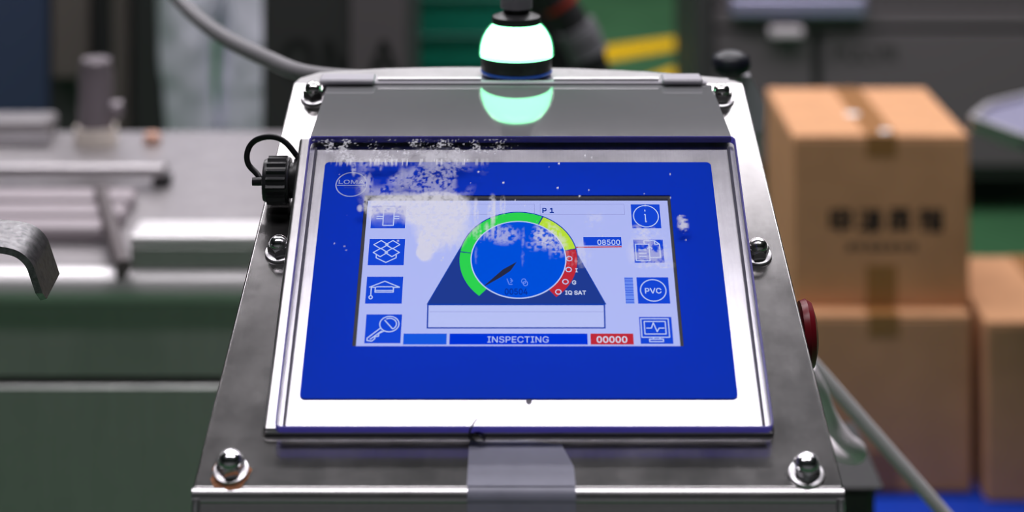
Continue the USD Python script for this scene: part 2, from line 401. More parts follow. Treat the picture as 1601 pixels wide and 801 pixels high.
def arc(cx, cy, rx, ry, a0, a1, n=24): return [(cx + rx * math.cos(math.radians(a)), cy + ry * math.sin(math.radians(a))) for a in np.linspace(a0, a1, n)]
LW = 0.00055
def text(name, s, px, py, h, m, parent, layer, bold=True, center=False, w=None):
    u, v = T.uv(px, py, ZD)
    t = meshkit.text_mesh(s, h, LAY * layer, bold); b = t.bounds
    if w: t.apply_scale([w / (b[1][0] - b[0][0]), 1, 1]); b = t.bounds
    t.apply_translation([u - (b[0][0] + b[1][0]) / 2 if center else u - b[0][0], v, ZD])
    return obj(name, t, m, parent, False)
dia = lambda cx, cy, w, h: [(cx - w, cy), (cx, cy + h), (cx + w, cy), (cx, cy - h), (cx - w, cy)]
icons = [
    ('square blue icon with a cross-shaped machine outline', (582, 322, 633, 357), [[(.35, .12), (.35, .92), (.66, .92), (.66, .12), (.35, .12)], [(.15, .42), (.35, .42)], [(.66, .42), (.82, .42)], [(.15, .52), (.35, .52)], [(.66, .52), (.82, .52)], [(.45, .75), (.56, .75)]]),
    ('square blue icon with an open box of diamonds', (578, 374, 631, 415), [dia(.33, .78, .20, .16), dia(.66, .78, .20, .16), dia(.33, .48, .20, .16), dia(.66, .48, .20, .16), [(.22, .38), (.22, .28), (.5, .1), (.78, .28), (.78, .38)], [(.33, .62), (.5, .76), (.66, .62)]]),
    ('square blue icon with a graduation cap', (574, 433, 628, 475), [[(.08, .6), (.5, .83), (.92, .6)], [(.12, .6), (.25, .6), (.25, .42), (.75, .42), (.75, .6), (.92, .6)], [(.25, .6), (.3, .62), (.7, .62), (.75, .6)], [(.25, .48), (.75, .48)], [(.14, .6), (.14, .3)], arc(.14, .23, .045, .06, 0, 360)]),
    ('square blue icon with a slanted key', (573, 492, 626, 537), [arc(.66, .66, .27, .27, -150, 210), arc(.66, .66, .20, .20, -60, 120), [(.52, .80), (.76, .49)], [(.42, .52), (.07, .17), (.07, .09), (.20, .07), (.28, .15), (.28, .22), (.38, .24), (.38, .33), (.52, .42)], [(.46, .42), (.15, .13)]]),
    ('square blue icon with a letter i in a circle', (986, 320, 1034, 357), [arc(.5, .5, .43, .45, 0, 360, 40), [(.48, .25), (.48, .58)], [(.44, .57), (.49, .57)], [(.48, .70), (.48, .78)]]),
    ('square blue icon with overlapping pages, smeared over', (990, 375, 1039, 411), [[(.06, .08), (.06, .8), (.52, .8), (.52, .08), (.06, .08)], [(.36, .8), (.36, .95), (.72, .95), (.88, .8), (.88, .22), (.52, .22)], [(.72, .95), (.72, .8), (.88, .8)], [(.16, .55), (.42, .55)], [(.16, .4), (.42, .4)], [(.16, .26), (.42, .26)], [(.45, .6), (.55, .68), (.62, .6)]]),
    ('square blue icon with letters PVC in a circle', (995, 434, 1048, 475), [arc(.5, .5, .40, .41, 0, 360, 40)]),
    ('square blue icon with a monitor showing a pulse line', (999, 496, 1053, 538), [[(.05, .24), (.05, .93), (.90, .93), (.90, .24), (.05, .24)], [(.15, .36), (.15, .83), (.80, .83), (.80, .36), (.15, .36)], [(.20, .58), (.36, .58), (.43, .78), (.53, .45), (.60, .58), (.76, .58)], [(.28, .08), (.28, .17), (.70, .17), (.70, .08), (.28, .08)], [(.40, .24), (.40, .17)], [(.60, .24), (.60, .17)]]),
]
for lab, r4, paths in icons:
    q = dq(*r4); b = ui('icon_button', q, 'ui_button', layer=1, label=lab)
    ui('icon_symbol', lines(paths, LW, q), 'ui_line', b, 2)
    if 'PVC' in lab: text('icon_lettering', 'PVC', 1021.5, 459, 0.0030, 'ui_line', b, 2, center=True)
# stacked list beside the PVC icon
q = dq(976, 434, 992, 475); b = ui('list_button', q, 'ui_stack', layer=1)
ui('list_lines', lines([[(0, k), (1, k)] for k in (.05, .15, .32, .42, .50, .60, .72, .86, .95)], 0.0003, q), 'ui_button', b, 2)
# header fields
for r4, s, sx in (((640, 319, 836, 336), None, 0), ((844, 319, 977, 336), 'P 1', 848)):
    q = dq(*r4); b = ui('header_field', q.difference(q.buffer(-0.0003)), 'ui_faint', layer=1)
    if s: text('field_text', s, sx, 333, 0.0030, 'ui_text_dark', b, 2)
# gauge: trapezoid body, coloured ring, blue face, needle
gc = T.uv(810.5, 405.5, ZD); gx = gc[0]
def rad(px, py): u, v = T.uv(px, py, ZD); return math.hypot(u - gc[0], v - gc[1])
Ro = rad(718.5, 408); Ri = rad(735.5, 408)
body = Polygon(uvs([(668, 476), (947, 476), (890, 376), (727, 376)], ZD)).union(Point(gc).buffer(Ro * 1.01, quad_segs=40))
body = body.intersection(sbox(-1, T.uv(810, 476, ZD)[1], 1, 1))
ui('gauge_body', body, 'ui_navy', layer=1)
ui('gauge_body_outline', body.boundary.buffer(0.00022), 'ui_outline', layer=2)
base = Polygon(uvs([(668, 476), (946, 476), (947, 514), (667, 514)], ZD))
bb = ui('gauge_base', base, 'ui_outline', layer=1)
ui('gauge_base_fill', base.buffer(-0.0007), 'ui_panel', bb, 2)
ui('gauge_base_line', LineString(uvs([(672, 488), (943, 488)], ZD)).buffer(0.00015), 'ui_faint', bb, 3)
def sector(a0, a1, r0, r1):
    return Polygon(arc(gc[0], gc[1], r1, r1, a0, a1, 40) + arc(gc[0], gc[1], r0, r0, a1, a0, 40))
def ang(px, py): u, v = T.uv(px, py, ZD); return math.degrees(math.atan2(v - gc[1], u - gc[0]))
a_g0, a_g1, a_y, a_r, a_re = ang(746, 466) % 360, ang(720, 394) % 360, ang(845, 346), ang(891, 391), ang(871, 466)
for nm, a0, a1, m in (('green_ring_segment', a_g1 + .6, a_g0, 'ui_green'), ('green_ring_segment', a_y + .8, a_g1 - .6, 'ui_green'), ('yellow_ring_segment', a_r + .6, a_y - .6, 'ui_yellow'), ('red_ring_segment', a_re, a_r - .6, 'ui_red')):
    sg = ui(nm, sector(a0, a1, Ri, Ro), m, layer=2)
face = ui('gauge_face', Point(gc).buffer(Ri - 0.0004, quad_segs=48), 'ui_face', layer=2)
ui('gauge_face_rim', Point(gc).buffer(Ri, quad_segs=48).difference(Point(gc).buffer(Ri - 0.0006, quad_segs=48)), 'ui_line', face, 3)
ui('needle', Polygon(uvs([(754, 450), (786, 422), (808, 410), (798, 424), (783, 434)], ZD)), 'ui_needle', layer=3)
text('gauge_reading', '00504', 789, 461, 0.0034, 'ui_text_dark', face, 3, w=0.0112)
for cx, cy in ((797, 441), (820, 442)):
    q = dq(cx - 5, cy - 6, cx + 5, cy + 6)
    ui('gauge_symbol', lines([[(.05, .9), (.4, .15), (.95, .15)], [(.6, .35), (.95, .6), (.6, .95)], [(.6, .65), (.95, .65)]] if cx < 810 else [arc(.4, .65, .35, .3, 0, 360), arc(.65, .35, .35, .3, 0, 360)], 0.0004, q), 'ui_stack', face, 3)
for cx, cy, s in ((890, 405, ''), (889, 422, 'I'), (884, 441, 'G'), (873, 457, 'IQ SAT')):
    c = T.uv(cx, cy, ZD)
    ui('level_lamp', Point(c).buffer(0.0016).difference(Point(c).buffer(0.0011)), 'ui_line', layer=3)
    if s: text('level_lettering', s, cx + 10.5, cy + 4, 0.0022, 'ui_pale', ter, 3)
# value field with red underline, status bar
q = dq(912, 371, 972, 384); b = ui('value_field', q, 'ui_button', layer=1); text('value_digits', '08500', 934, 383, 0.0031, 'ui_line', b, 2, w=0.0115)
ui('value_underline', LineString(uvs([(893, 387), (972, 386)], ZD)).buffer(0.0003, cap_style=2), 'ui_red', layer=1)
ui('status_bar', dq(631, 522, 698, 539), 'ui_bar_pale', layer=1)
b = ui('status_bar', dq(703, 522, 919, 539), 'ui_bar', layer=1); text('status_lettering', 'INSPECTING', 810, 536, 0.0034, 'ui_line', b, 2, center=True, bold=False)
b = ui('counter_field', dq(923, 522, 991, 539), 'ui_red', layer=1); text('counter_digits', '00000', 957, 536, 0.0034, 'ui_pale', b, 2, center=True)
# maker's badge on the faceplate
c = T.uv(549.5, 290); ro = abs(T.uv(574.5, 290)[0] - c[0])
NB = 0.0007
def ink(name, poly, parent): return obj(name, prism(poly, NB, NB + 0.00006), 'white_ink', parent, False)
badge = obj('badge_ring', prism(Point(c).buffer(ro, quad_segs=32).difference(Point(c).buffer(ro - 0.0007, quad_segs=32)), NB, NB + 0.00006), 'white_ink', ter, False)
t = meshkit.text_mesh('LOMA', 0.0026, 0.00006, True); bb_ = t.bounds; t.apply_translation([0, 0, 0])
t.apply_scale([ro * 1.62 / (bb_[1][0] - bb_[0][0]), 1, 1]); bb_ = t.bounds
t.apply_translation([c[0] - (bb_[0][0] + bb_[1][0]) / 2, c[1] + 0.0004, NB]); obj('badge_lettering', t, 'white_ink', badge, False)
ink('badge_rule', sbox(c[0] - ro * .88, c[1] - 0.0009, c[0] + ro * .88, c[1] - 0.0003), badge)
t = meshkit.text_mesh('SYSTEMS', 0.0011, 0.00006, False); bb_ = t.bounds
t.apply_translation([c[0] - (bb_[0][0] + bb_[1][0]) / 2, c[1] - 0.0026, NB]); obj('badge_lettering', t, 'blue_ring', badge, False)
# screw-on cap of the side socket, with its retaining strap
cu, cv = T.uv(441, 281, -0.013); Rc = 0.0118
Rx = np.array([[0, 0, -1], [0, 1, 0], [1, 0, 0]], float)       # lathe axis z -> -u
def sidepart(m): return place(m, (hl, cv, -0.0135), Rx)
obj('socket_collar', sidepart(lathe([(0, 0), (Rc * .95, 0), (Rc * .95, 0.0018), (Rc * .78, 0.002), (Rc * .78, 0.0045), (0, .0045)], 40)), 'black_plastic', ter, 30)
cap = lathe([(0, 0.0040), (Rc * .97, 0.0040), (Rc, 0.0046), (Rc, 0.0050), (Rc * .97, 0.0056), (Rc * .97, 0.0160), (Rc * .90, 0.0178), (0, 0.0178)], 48)
cp = obj('socket_cap', sidepart(cap), 'ribbed_black', ter, 30)
ribs = [Manifold.cube([Rc * .17, Rc * .17, 0.0100], True).rotate([0, 0, 45]).translate([Rc * .955, 0, 0.0107]).rotate([0, 0, k * 20.0]) for k in range(18)]
for k in range(18):
    obj('grip_rib', sidepart(ribs[k]), 'ribbed_black', cp, 20)
sp = [T.uv(x, y, n) + (n,) for x, y, n in ((466, 246, -.004), (455, 232, 0.001), (441, 219, .004), (425, 214, .005), (405, 217, .003), (391, 228, -.002), (386, 243, -.006), (389, 258, -.010), (400, 270, -.012), (406, 283, -.0135))]
obj('retaining_strap', tube(spline(sp, 60), 0.001, 10, flat=(0.0011, 0.0016)), 'black_plastic', cp, 60)
eu, ev = T.uv(402, 284, -.0135)
obj('strap_eyelet', place(Manifold.cylinder(0.005, 0.0022, 0.0022, 20).translate([0, 0, -0.0025]), (eu, ev, -0.0135), Rx), 'black_plastic', cp, 30)
obj('strap_eyelet', place(Manifold.cylinder(0.004, 0.0024, 0.0024, 20), (T.uv(467, 246, -.004)[0] + .003, T.uv(467, 246, -.004)[1], -0.004), Rx), 'black_plastic', cp, 30)
# small chip on the lower bezel
c = T.uv(827, 629)
obj('paint_chip', prism(Polygon([(c[0] + 0.0014 * math.cos(a) * (1 + .2 * math.sin(3 * a)), c[1] + 0.0012 * math.sin(a)) for a in np.linspace(0, 6.28, 14)[:-1]]), 0.0, 0.0003), 'grey_hose', ter)

# ------------------------------------------------------------------ the clear hinged cover
cov = thing('clear_cover', 'hinged clear plastic cover with violet edges and dried white splashes over the blue screen', 'cover', T.O, T.deg)
N0, N1 = 0.0020, 0.0062
pl_, pr_ = (T.uv(480, 214, N1)[0] + T.uv(433, 668, N1)[0]) / 2, (T.uv(1146, 214, N1)[0] + T.uv(1214, 668, N1)[0]) / 2
pt_, pb_ = T.uv(810, 213, N1)[1], T.uv(810, 668, N1)[1]
pane = sbox(pl_, pb_, pr_, pt_).buffer(-0.003).buffer(0.003)
inner = pane.buffer(-0.0006)
obj('front_pane', prism(inner, N1 - 0.0004, N1), 'clear_pane', cov, False)
edge = pane.difference(inner)
obj('pane_rim', prism(edge, N0, N1), 'pane_edge', cov, False)
for xs0, xs1 in ((pl_ + .0030, pl_ + .0042), (pr_ - .0042, pr_ - .0030)):
    obj('seal_strip', prism(sbox(xs0, pb_ + .004, xs1, pt_ - .004), 0.0002, N0), 'seal_grey', cov, False)
posts = [(pl_ + .004, pb_ + .004), (pr_ - .004, pb_ + .004), (pl_ + .004, pt_ - .004), (pr_ - .004, pt_ - .004)]
# top flap: bridges from the pane's top edge back to the hinge on the plate
def to_T(w): return T.local(w)
fF = T.world(0, pt_, N1)                                  # front edge height
hinge_row = 147.0
yh = (CZ - fF[2]) * FPX / (hinge_row - HOR)
def flap_pt(px, back): 
    Y = yh if back else fF[1]
    return ((px - 800.5) / FPX * Y, Y)
zfb = float(P.O[2] + (yh - P.O[1]) * math.tan(math.radians(PA))) + .0032      # just above the plate at the hinge
fl = np.array([[flap_pt(486, 0)[0], fF[1], fF[2]], [flap_pt(1143, 0)[0], fF[1], fF[2]], [flap_pt(1112, 1)[0], yh, zfb], [flap_pt(512, 1)[0], yh, zfb]])
def slab(q, t):
    q = np.array([to_T(p) for p in q]); q2 = np.array([to_T(p) for p in (fl + [0, 0, -t])])
    return Manifold.hull_points(np.vstack([q, q2]))
obj('top_flap', slab(fl, 0.0022), 'smoky_flap', cov, False)
fe = np.array([fl[0], fl[1], fl[1] + [0, .0006, -.0024], fl[0] + [0, .0006, -.0024], fl[0] + [0, -.0006, 0.0001], fl[1] + [0, -.0006, 0.0001], fl[1] + [0, -.0004, -.0026], fl[0] + [0, -.0004, -.0026]])
obj('flap_edge', Manifold.hull_points(np.array([to_T(p) for p in fe])), 'pane_edge', cov, False)
# hinge bar and two hinge tabs
def in_cov(m): return place(m, -T.R @ T.O, T.R)
zh = zfb
def xw(px, Y): return (px - 800.5) / FPX * Y
obj('hinge_bar', in_cov(cbox(xw(512, yh), xw(1106, yh), yh, P.world(0, vt, 0)[1] - .001, ztop + .0002, max(zh + .0016, ztop + .0022), .0008)), 'hinge_plastic', cov)
for a, b in ((590, 752), (866, 1030)):
    obj('hinge_pin', in_cov(Manifold.cylinder(xw(b, yh) - xw(a, yh), .0014, .0014, 20).rotate([0, 90, 0]).translate([xw(a, yh), yh + .0035, zh + .0022])), 'hinge_metal', cov, 40)
for a, b in ((500, 586), (1035, 1098)):
    obj('hinge_tab', in_cov(cbox(xw(a, yh), xw(b, yh), yh - .004, yh + .012, zh + .0008, zh + .0040, .001)), 'hinge_plastic', cov)
# dried residue on the pane, as a fine grid that carries its coverage
NU, NV = 420, 250
(u0, v0), (u1, v1) = T.uv(500, 420, N1), T.uv(1080, 218, N1)
u0 = -0.110; u1 = 0.095
gu, gv = np.meshgrid(np.linspace(u0, u1, NU), np.linspace(v0, v1, NV))
W = T.O + gu[..., None] * T.R[0] + gv[..., None] * T.R[1] + N1 * T.R[2]
PX = 800.5 + W[..., 0] / W[..., 1] * FPX; PY = HOR - (W[..., 2] - CZ) / W[..., 1] * FPX
def blob(cx, cy, rx, ry, p=2.0): return np.clip(1.25 - (np.abs((PX - cx) / rx) ** p + np.abs((PY - cy) / ry) ** p), 0, 1)
def smooth(x, a, b): t_ = np.clip((x - a) / (b - a), 0, 1); return t_ * t_ * (3 - 2 * t_)
q3 = np.stack([gu, gv, np.zeros_like(gu)], -1)
fine = meshkit.fbm(q3 * 700, 4, 3); mid = meshkit.fbm(q3 * 220, 4, 5); streak = meshkit.fbm(q3 * [900, 60, 1], 4, 9); spk = meshkit.noise(q3 * 1500, 21); big = meshkit.fbm(q3 * 70, 3, 31)
pitted = smooth(fine * .6 + mid * .4, .36, .56)
cov_ = np.zeros_like(gu)
# broad pitted haze on the upper left of the faceplate
zone = np.clip(blob(650, 278, 90, 46, 3) + .8 * blob(600, 290, 42, 50) + .45 * blob(700, 262, 60, 30), 0, 1)
cov_ = np.maximum(cov_, zone * pitted * smooth(big, .30, .52) * (.30 + .2 * streak))
# dense white wash over the top left of the screen, running down in one thick drip
wash = np.clip(blob(655, 325, 82, 26, 3) + blob(690, 345, 46, 48, 2.5) + blob(668, 385, 17, 24) + .7 * blob(600, 330, 28, 26), 0, 1)
cov_ = np.maximum(cov_, wash * smooth(mid * .5 + streak * .5 + wash * .35, .42, .70) * .80 * (1 - .75 * blob(607, 348, 28, 15, 3)) * (.72 + .28 * smooth(fine, .3, .5)))
cov_ = np.maximum(cov_, .75 * smooth(np.clip(blob(664, 392, 14, 18), 0, 1) + (mid - .5) * .5, .2, .6))
# vertical runs beside it and over the gauge
for cx, cy, rx, ry, s in ((744, 330, 5, 20, .6), (770, 330, 8, 26, .7), (786, 322, 5, 16, .5), (760, 362, 34, 14, .55), (860, 376, 5, 28, .3), (818, 378, 3, 24, .3), (905, 400, 20, 22, .35), (818, 400, 3, 18, .3), (745, 400, 3, 14, .25)):
    cov_ = np.maximum(cov_, s * blob(cx, cy, rx, ry) * smooth(streak * .6 + fine * .4, .38, .62))
for cx, cy, rx, ry, s in ((788, 368, 26, 16, .5), (853, 370, 24, 22, .75), (872, 384, 16, 20, .55), (835, 384, 14, 10, .35)):
    cov_ = np.maximum(cov_, s * blob(cx, cy, rx, ry) * smooth(fine * .5 + mid * .35 + streak * .15, .42, .58))
# thin film and smears around the right-hand icons, a paw-like dab on the faceplate
for cx, cy, rx, ry, s in ((1015, 393, 34, 34, .5), (1010, 364, 22, 10, .55), (1030, 415, 24, 10, .5), (930, 345, 16, 20, .25), (1010, 445, 30, 14, .3), (1040, 450, 12, 40, .3), (1068, 352, 9, 14, .75), (1066, 342, 8, 6, .6), (1000, 356, 14, 5, .4)):
    cov_ = np.maximum(cov_, s * blob(cx, cy, rx, ry) * smooth(mid * .6 + fine * .4, .40, .60))
# drips left of the badge and along the top edge
for cx, cy, rx, ry, s in ((553, 262, 4, 14, .55), (572, 318, 5, 16, .6), (563, 326, 5, 6, .6), (572, 256, 14, 8, .45), (596, 258, 4, 10, .5), (572, 290, 12, 22, .5)):
    cov_ = np.maximum(cov_, s * blob(cx, cy, rx, ry) * smooth(streak * .6 + fine * .4, .36, .56))
top = .8 * np.clip(blob(640, 226, 170, 16, 4) + blob(580, 245, 60, 14, 3), 0, 1)
cov_ = np.maximum(cov_, top * smooth(spk * .4 + mid * .6, .56, .72) * .7)
cov_ = np.maximum(cov_, .7 * smooth(PY, 247, 250) * (1 - smooth(PY, 256, 262)) * blob(640, 252, 120, 12, 4) * smooth(streak, .5, .62))
# scattered specks
for _ in range(70):
    cx, cy = rng.uniform(520, 1075), rng.uniform(225, 415)
    if cx > 760 and rng.random() < .45: continue
    s_ = rng.uniform(.6, 1.5); cov_ = np.maximum(cov_, rng.uniform(.4, .95) * blob(cx, cy, s_, s_ * rng.uniform(.8, 1.8)))
for cx, cy in ((748, 269), (872, 294), (906, 307), (874, 256), (989, 575), (787, 286)): cov_ = np.maximum(cov_, blob(cx, cy, 1.6, 1.7))
V = np.stack([gu, gv, np.full_like(gu, N1 + 0.00012)], -1).reshape(-1, 3)
idx = np.arange(NU * NV).reshape(NV, NU)
F = np.concatenate([np.stack([idx[:-1, :-1], idx[:-1, 1:], idx[1:, 1:]], -1).reshape(-1, 3), np.stack([idx[:-1, :-1], idx[1:, 1:], idx[1:, :-1]], -1).reshape(-1, 3)])
cf = np.clip(cov_, 0, .95).reshape(-1); keep = cf[F].max(1) > 0.01; F = F[keep]
uq, inv = np.unique(F, return_inverse=True); V, cf, F = V[uq], cf[uq], inv.reshape(-1, 3)
res = usdkit.mesh(stage, numbered(str(cov.GetPath()), 'dried_residue'), (V, F), M['residue'], False)
UsdGeom.PrimvarsAPI(res).CreatePrimvar('cover', Sdf.ValueTypeNames.FloatArray, 'vertex').Set([float(x) for x in cf])
meta(res.GetPrim(), 'white dried splashes and drips on the pane')

# ------------------------------------------------------------------ tape over the lower lip
tape = thing('grey_tape', 'dull grey adhesive tape stuck over the lower lip of the console below the screen', 'tape', P.O, P.deg)
tp = [(733, 700), (735, 690), (757, 692), (820, 691), (878, 697), (884, 708), (897, 731), (900, 762), (730, 762)]
tq = [on_plate(x, y) for x, y in tp]
obj('upper_tape', prism(Polygon(tq), 0.0001, 0.0007), 'tape_grey', tape, False)
def off(sec, d):
    o = []
    for i, p in enumerate(sec):
        a = math.radians(90 + PA) + (math.pi - math.radians(90 + PA)) * min(1, i / 9)
        o.append((p[0], p[1] + d * math.cos(a), p[2] + d * math.sin(a)))
    return o
xa, xb = atz(731, 764, LBL[2])[0], atz(900, 764, LBL[2])[0]
seca = off(lip_section(xa), .0007) + [(xa, yf - .0007 + .20 * tilt, zf - .20)]
secb = off(lip_section(xb), .0007) + [(xb, yf - .0007 + .20 * tilt, zf - .20)]
obj('folded_tape', profile_sweep(seca, secb, 0.0004), 'tape_grey', tape, 40)
# dark curl of torn film and a thread at the tape's upper corner
c0 = on_plate(736, 687, .003)
crl = [on_plate(x, y, n) + (n,) for x, y, n in ((734, 686, .002), (742, 676, .004), (752, 680, .005), (757, 686, .003))]
obj('torn_curl', tube(spline(crl, 24), .001, 10, flat=(.0006, .0018)), 'rubber_black', tape, 60, label='dark curled torn end of film')
crl = [T.uv(x, y, n) + (n,) for x, y, n in ((734, 684, .003), (735, 673, .006), (740, 663, .008), (746, 655, .009))]
thr = [P.local(T.world(*p)) for p in crl]
obj('loose_thread', tube(spline(thr, 20), .0004, 8), 'rubber_black', tape, 60, label='thin black upright thread')

# ------------------------------------------------------------------ the beacon on the roof
by = ytop + 0.0235; bxx = (807.5 - 800.5) / FPX * by; bz = ztop
def bh(py): return (HOR - py) / FPX * by + CZ - bz          # height above the roof for a row of the photograph
R_ = 59.0 / FPX * by
def fh(py, rr): return (HOR - py) / FPX * (by - rr) + CZ - bz   # height of a front edge at radius rr
z_ring0, z_ring1, z_d0, z_d1 = max(.0015, fh(127.5, R_)), fh(121, R_), fh(98, R_), fh(43, R_ * .62)
bea = thing('signal_beacon', 'glowing green dome signal beacon with a black collar on top of the console', 'beacon', (bxx, by, bz))
obj('base_flange', lathe([(0, 0), (R_ * .80, 0), (R_ * .80, z_ring0), (0, z_ring0)], 48), 'black_plastic', bea)
obj('blue_seal', lathe([(0, z_ring0), (R_ * .93, z_ring0), (R_ * .95, (z_ring0 + z_ring1) / 2), (R_ * .93, z_ring1), (0, z_ring1)], 48), 'blue_ring', bea)
obj('black_collar', lathe([(0, z_ring1), (R_ * .92, z_ring1), (R_ * .94, z_ring1 + .001), (R_ * .94, z_d0 - .0006), (R_ * .90, z_d0), (0, z_d0)], 64), 'black_plastic', bea)
hgt = z_d1 - z_d0
prof = [(R_ * math.sqrt(max(0, 1 - (t * .80) ** 2.3)) , z_d0 + hgt * t) for t in np.linspace(0, 1, 20)]
obj('green_lens', lathe([(0, z_d0)] + prof + [(0, z_d1)], 64), 'beacon_lens', bea, 40)
obj('lamp_core', lathe([(0, z_d0 + .0012)] + [(r_ - .0012, z_ + (.0012 if i == 0 else 0) - (.0008 if i == 19 else 0)) for i, (r_, z_) in enumerate(prof)] + [(0, z_d1 - .0008)], 64), 'beacon_core', bea, 40)
rc = prof[-1][0]
obj('top_cap', lathe([(0, z_d1), (rc * 1.02, z_d1), (rc * 1.04, z_d1 + .0012), (rc * 1.0, z_d1 + .004), (rc * .55, z_d1 + .0065), (rc * .5, z_d1 + .009), (0, z_d1 + .009)], 48), 'black_plastic', bea)
obj('stem', lathe([(0, z_d1 + .009), (.0095, z_d1 + .009), (.0095, z_d1 + .09), (.0085, z_d1 + .092), (0, z_d1 + .092)], 32), 'collar_grey', bea)

# ------------------------------------------------------------------ steel clamp strip at the left edge of the view
Yc = 0.94
cl0 = at(45, 402, Yc)
bw = 0.042; tt = 0.0034; rr_ = 0.014
yaw = -4.0
path = []
Lh = 0.10
cx_, cz_ = -rr_ * .55, -rr_
path = [(-.10, .015), (-.0130, .0036), (-.0090, .0027), (-.0058, .0014), (-.0030, -.0006), (-.0008, -.0030), (.0010, -.0062), (.0066, -.0232)]
path = [(-.10, .015)] + [tuple(p) for p in spline([(x, 0, z) for x, z in path[1:-1]], 16)[:, [0, 2]]] + [path[-1]]
pp = LineString(path).buffer(tt / 2, cap_style=2, join_style=1, quad_segs=4)
hm = trimesh.creation.extrude_polygon(pp, bw, engine='earcut')
hm = Manifold(m3.Mesh(np.array(hm.vertices, np.float32), np.array(hm.faces, np.uint32)))
# local: x along, y = height, z = width -> turn so the width runs into the scene (+y)
hm = hm.rotate([90, 0, 0]).translate([0, bw, 0])
hm = hm.trim_by_plane([0, .75, .66], -.0122)
clamp = thing('bent_steel_strip', 'rough grey steel strip bent downwards, reaching in from the left edge of the photo', 'bracket', cl0, 0, -yaw)
obj('strip_arm', hm, 'cast_steel', clamp, 35)
obj('support_post', cbox(-0.098, -0.075, .01, .033, -cl0[2], 0.0085, .002), 'steel_machine', clamp)

# ------------------------------------------------------------------ conveyor table on the left
TY, TZ = 1.90, 0.868
tab = thing('conveyor_table', 'long stainless machine table with greenish steel front panels, behind and left of the console', 'table', (0, 0, 0))
x0t, x1t = -1.15, -0.14
ybk = (CZ - TZ) * FPX / (205 - HOR)
obj('table_top', cbox(x0t, x1t, TY + .0005, ybk, TZ - .034, TZ, .002), 'steel_table', tab)
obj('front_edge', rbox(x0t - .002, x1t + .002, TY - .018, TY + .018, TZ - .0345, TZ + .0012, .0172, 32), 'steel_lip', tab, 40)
zs = at(200, 597, TY)[2]
obj('front_panel', cbox(x0t + .01, x1t - .01, TY, TY + .03, zs + .004, TZ - .035, .002), 'steel_machine', tab)
obj('front_panel', cbox(x0t + .01, x1t - .01, TY - .004, TY + .03, .12, zs - .003, .002), 'steel_machine', tab)
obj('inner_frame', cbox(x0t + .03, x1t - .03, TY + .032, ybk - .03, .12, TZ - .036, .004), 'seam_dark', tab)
for x in (x0t + .06, x1t - .06):
    for y in (TY + .06, ybk - .06):
        obj('leg', Manifold.cylinder(.12, .02, .02, 20).translate([x, y, 0]), 'steel_machine', tab)
# raised steel box on the table
gz = TZ + .0014
yb0 = (CZ - TZ) * FPX / (424 - HOR)
zb = at(300, 381, yb0)[2]; yb1 = (CZ - zb) * FPX / (356 - HOR)
gb = thing('raised_tray', 'low steel box with a bright top edge on the machine table beside the console', 'steel box', (0, 0, 0))
xb0 = xw(203, yb0)
obj('tray_body', cbox(xb0, x1t, yb0, yb0 + .016, gz, zb - .0025, .002), 'steel_machine', gb)
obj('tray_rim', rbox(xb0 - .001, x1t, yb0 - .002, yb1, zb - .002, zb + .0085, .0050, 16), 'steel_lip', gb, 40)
obj('tray_floor', cbox(xb0 + .002, x1t, yb0 + .016, ybk - .12, gz, gz + .006, .001), 'steel_table', gb)
# stack of long grey pads left of it
def Yat(z, row): return (CZ - z) * FPX / (row - HOR)
for i, (row0, row1, xa_, xb_) in enumerate(((292, 306, -40, 205), (315, 330, -40, 190), (338, 352, -40, 160))):
    y1_, y0_ = Yat(TZ + .018, row0), Yat(TZ + .018, row1 + 3)
    o = obj('roller_bar', rbox(xw(xa_, y0_), xw(xb_, y0_), y0_, y1_, TZ, TZ + .018, .006, 10), 'grey_pad', None, 40)
    meta(o, ('rounded grey bar lying on the machine table, farthest of the three', 'rounded grey bar lying on the machine table, middle of the three', 'rounded grey bar lying on the machine table, nearest of the three')[i], 'bar', 'three grey bars on the table')
# slanting dark guide rail at their right ends
a_, b_ = atz(158, 300, TZ + .02), atz(193, 418, TZ + .02)
g_ = thing('guide_rail', 'dark slanting guide rail beside the grey bars on the machine table', 'rail', (0, 0, 0))
obj('rail_bar', tube([a_, (a_ + b_) / 2, b_], .008, 12), 'pad_gap', g_)
for p_ in (a_ * .9 + b_ * .1, a_ * .1 + b_ * .9): obj('rail_foot', Manifold.cylinder(.014, .005, .005, 14).translate([p_[0], p_[1], TZ]), 'pad_gap', g_)
# back rail with shadow gap, low cabinet and fittings at the back of the table
yr = Yat(TZ + .02, 268)
rl_ = thing('steel_rail', 'bright steel rail along the back of the machine table', 'rail', (0, 0, 0))
obj('rail_bar', rbox(-1.1, xw(258, yr), yr, yr + .03, TZ + .010, TZ + .026, .007, 12), 'steel_table', rl_, 40)
for x in (-1.0, -.8, xw(250, yr)): obj('rail_foot', bx(x - .01, x + .01, yr + .005, yr + .025, TZ, TZ + .011), 'seam_dark', rl_)
yp = ybk - .015
pc = thing('steel_cover_box', 'pale steel cover box behind the rail at the far left of the machine table', 'steel box', (0, 0, 0))
zc = at(40, 208, yp)[2]
obj('cover_body', cbox(-1.1, xw(92, yp), yp - .05, yp, TZ, max(zc, TZ + .03), .004), 'steel_table', pc)
obj('cover_lip', cbox(-1.1, xw(94, yp), yp - .055, yp - .049, TZ + .002, TZ + .012, .001), 'hinge_metal', pc)
yc = ybk - .06
can = thing('sensor_canister', 'grey metal canister on a cream collar at the back of the machine table', 'canister', (xw(150, yc), yc, TZ))
h_c = at(150, 92, yc)[2] - TZ; Rcn = 28 / FPX * yc
obj('cream_collar', lathe([(0, 0), (Rcn * 1.15, 0), (Rcn * 1.2, .004), (Rcn * 1.15, .022), (0, .022)], 40), 'cream_plastic', can)
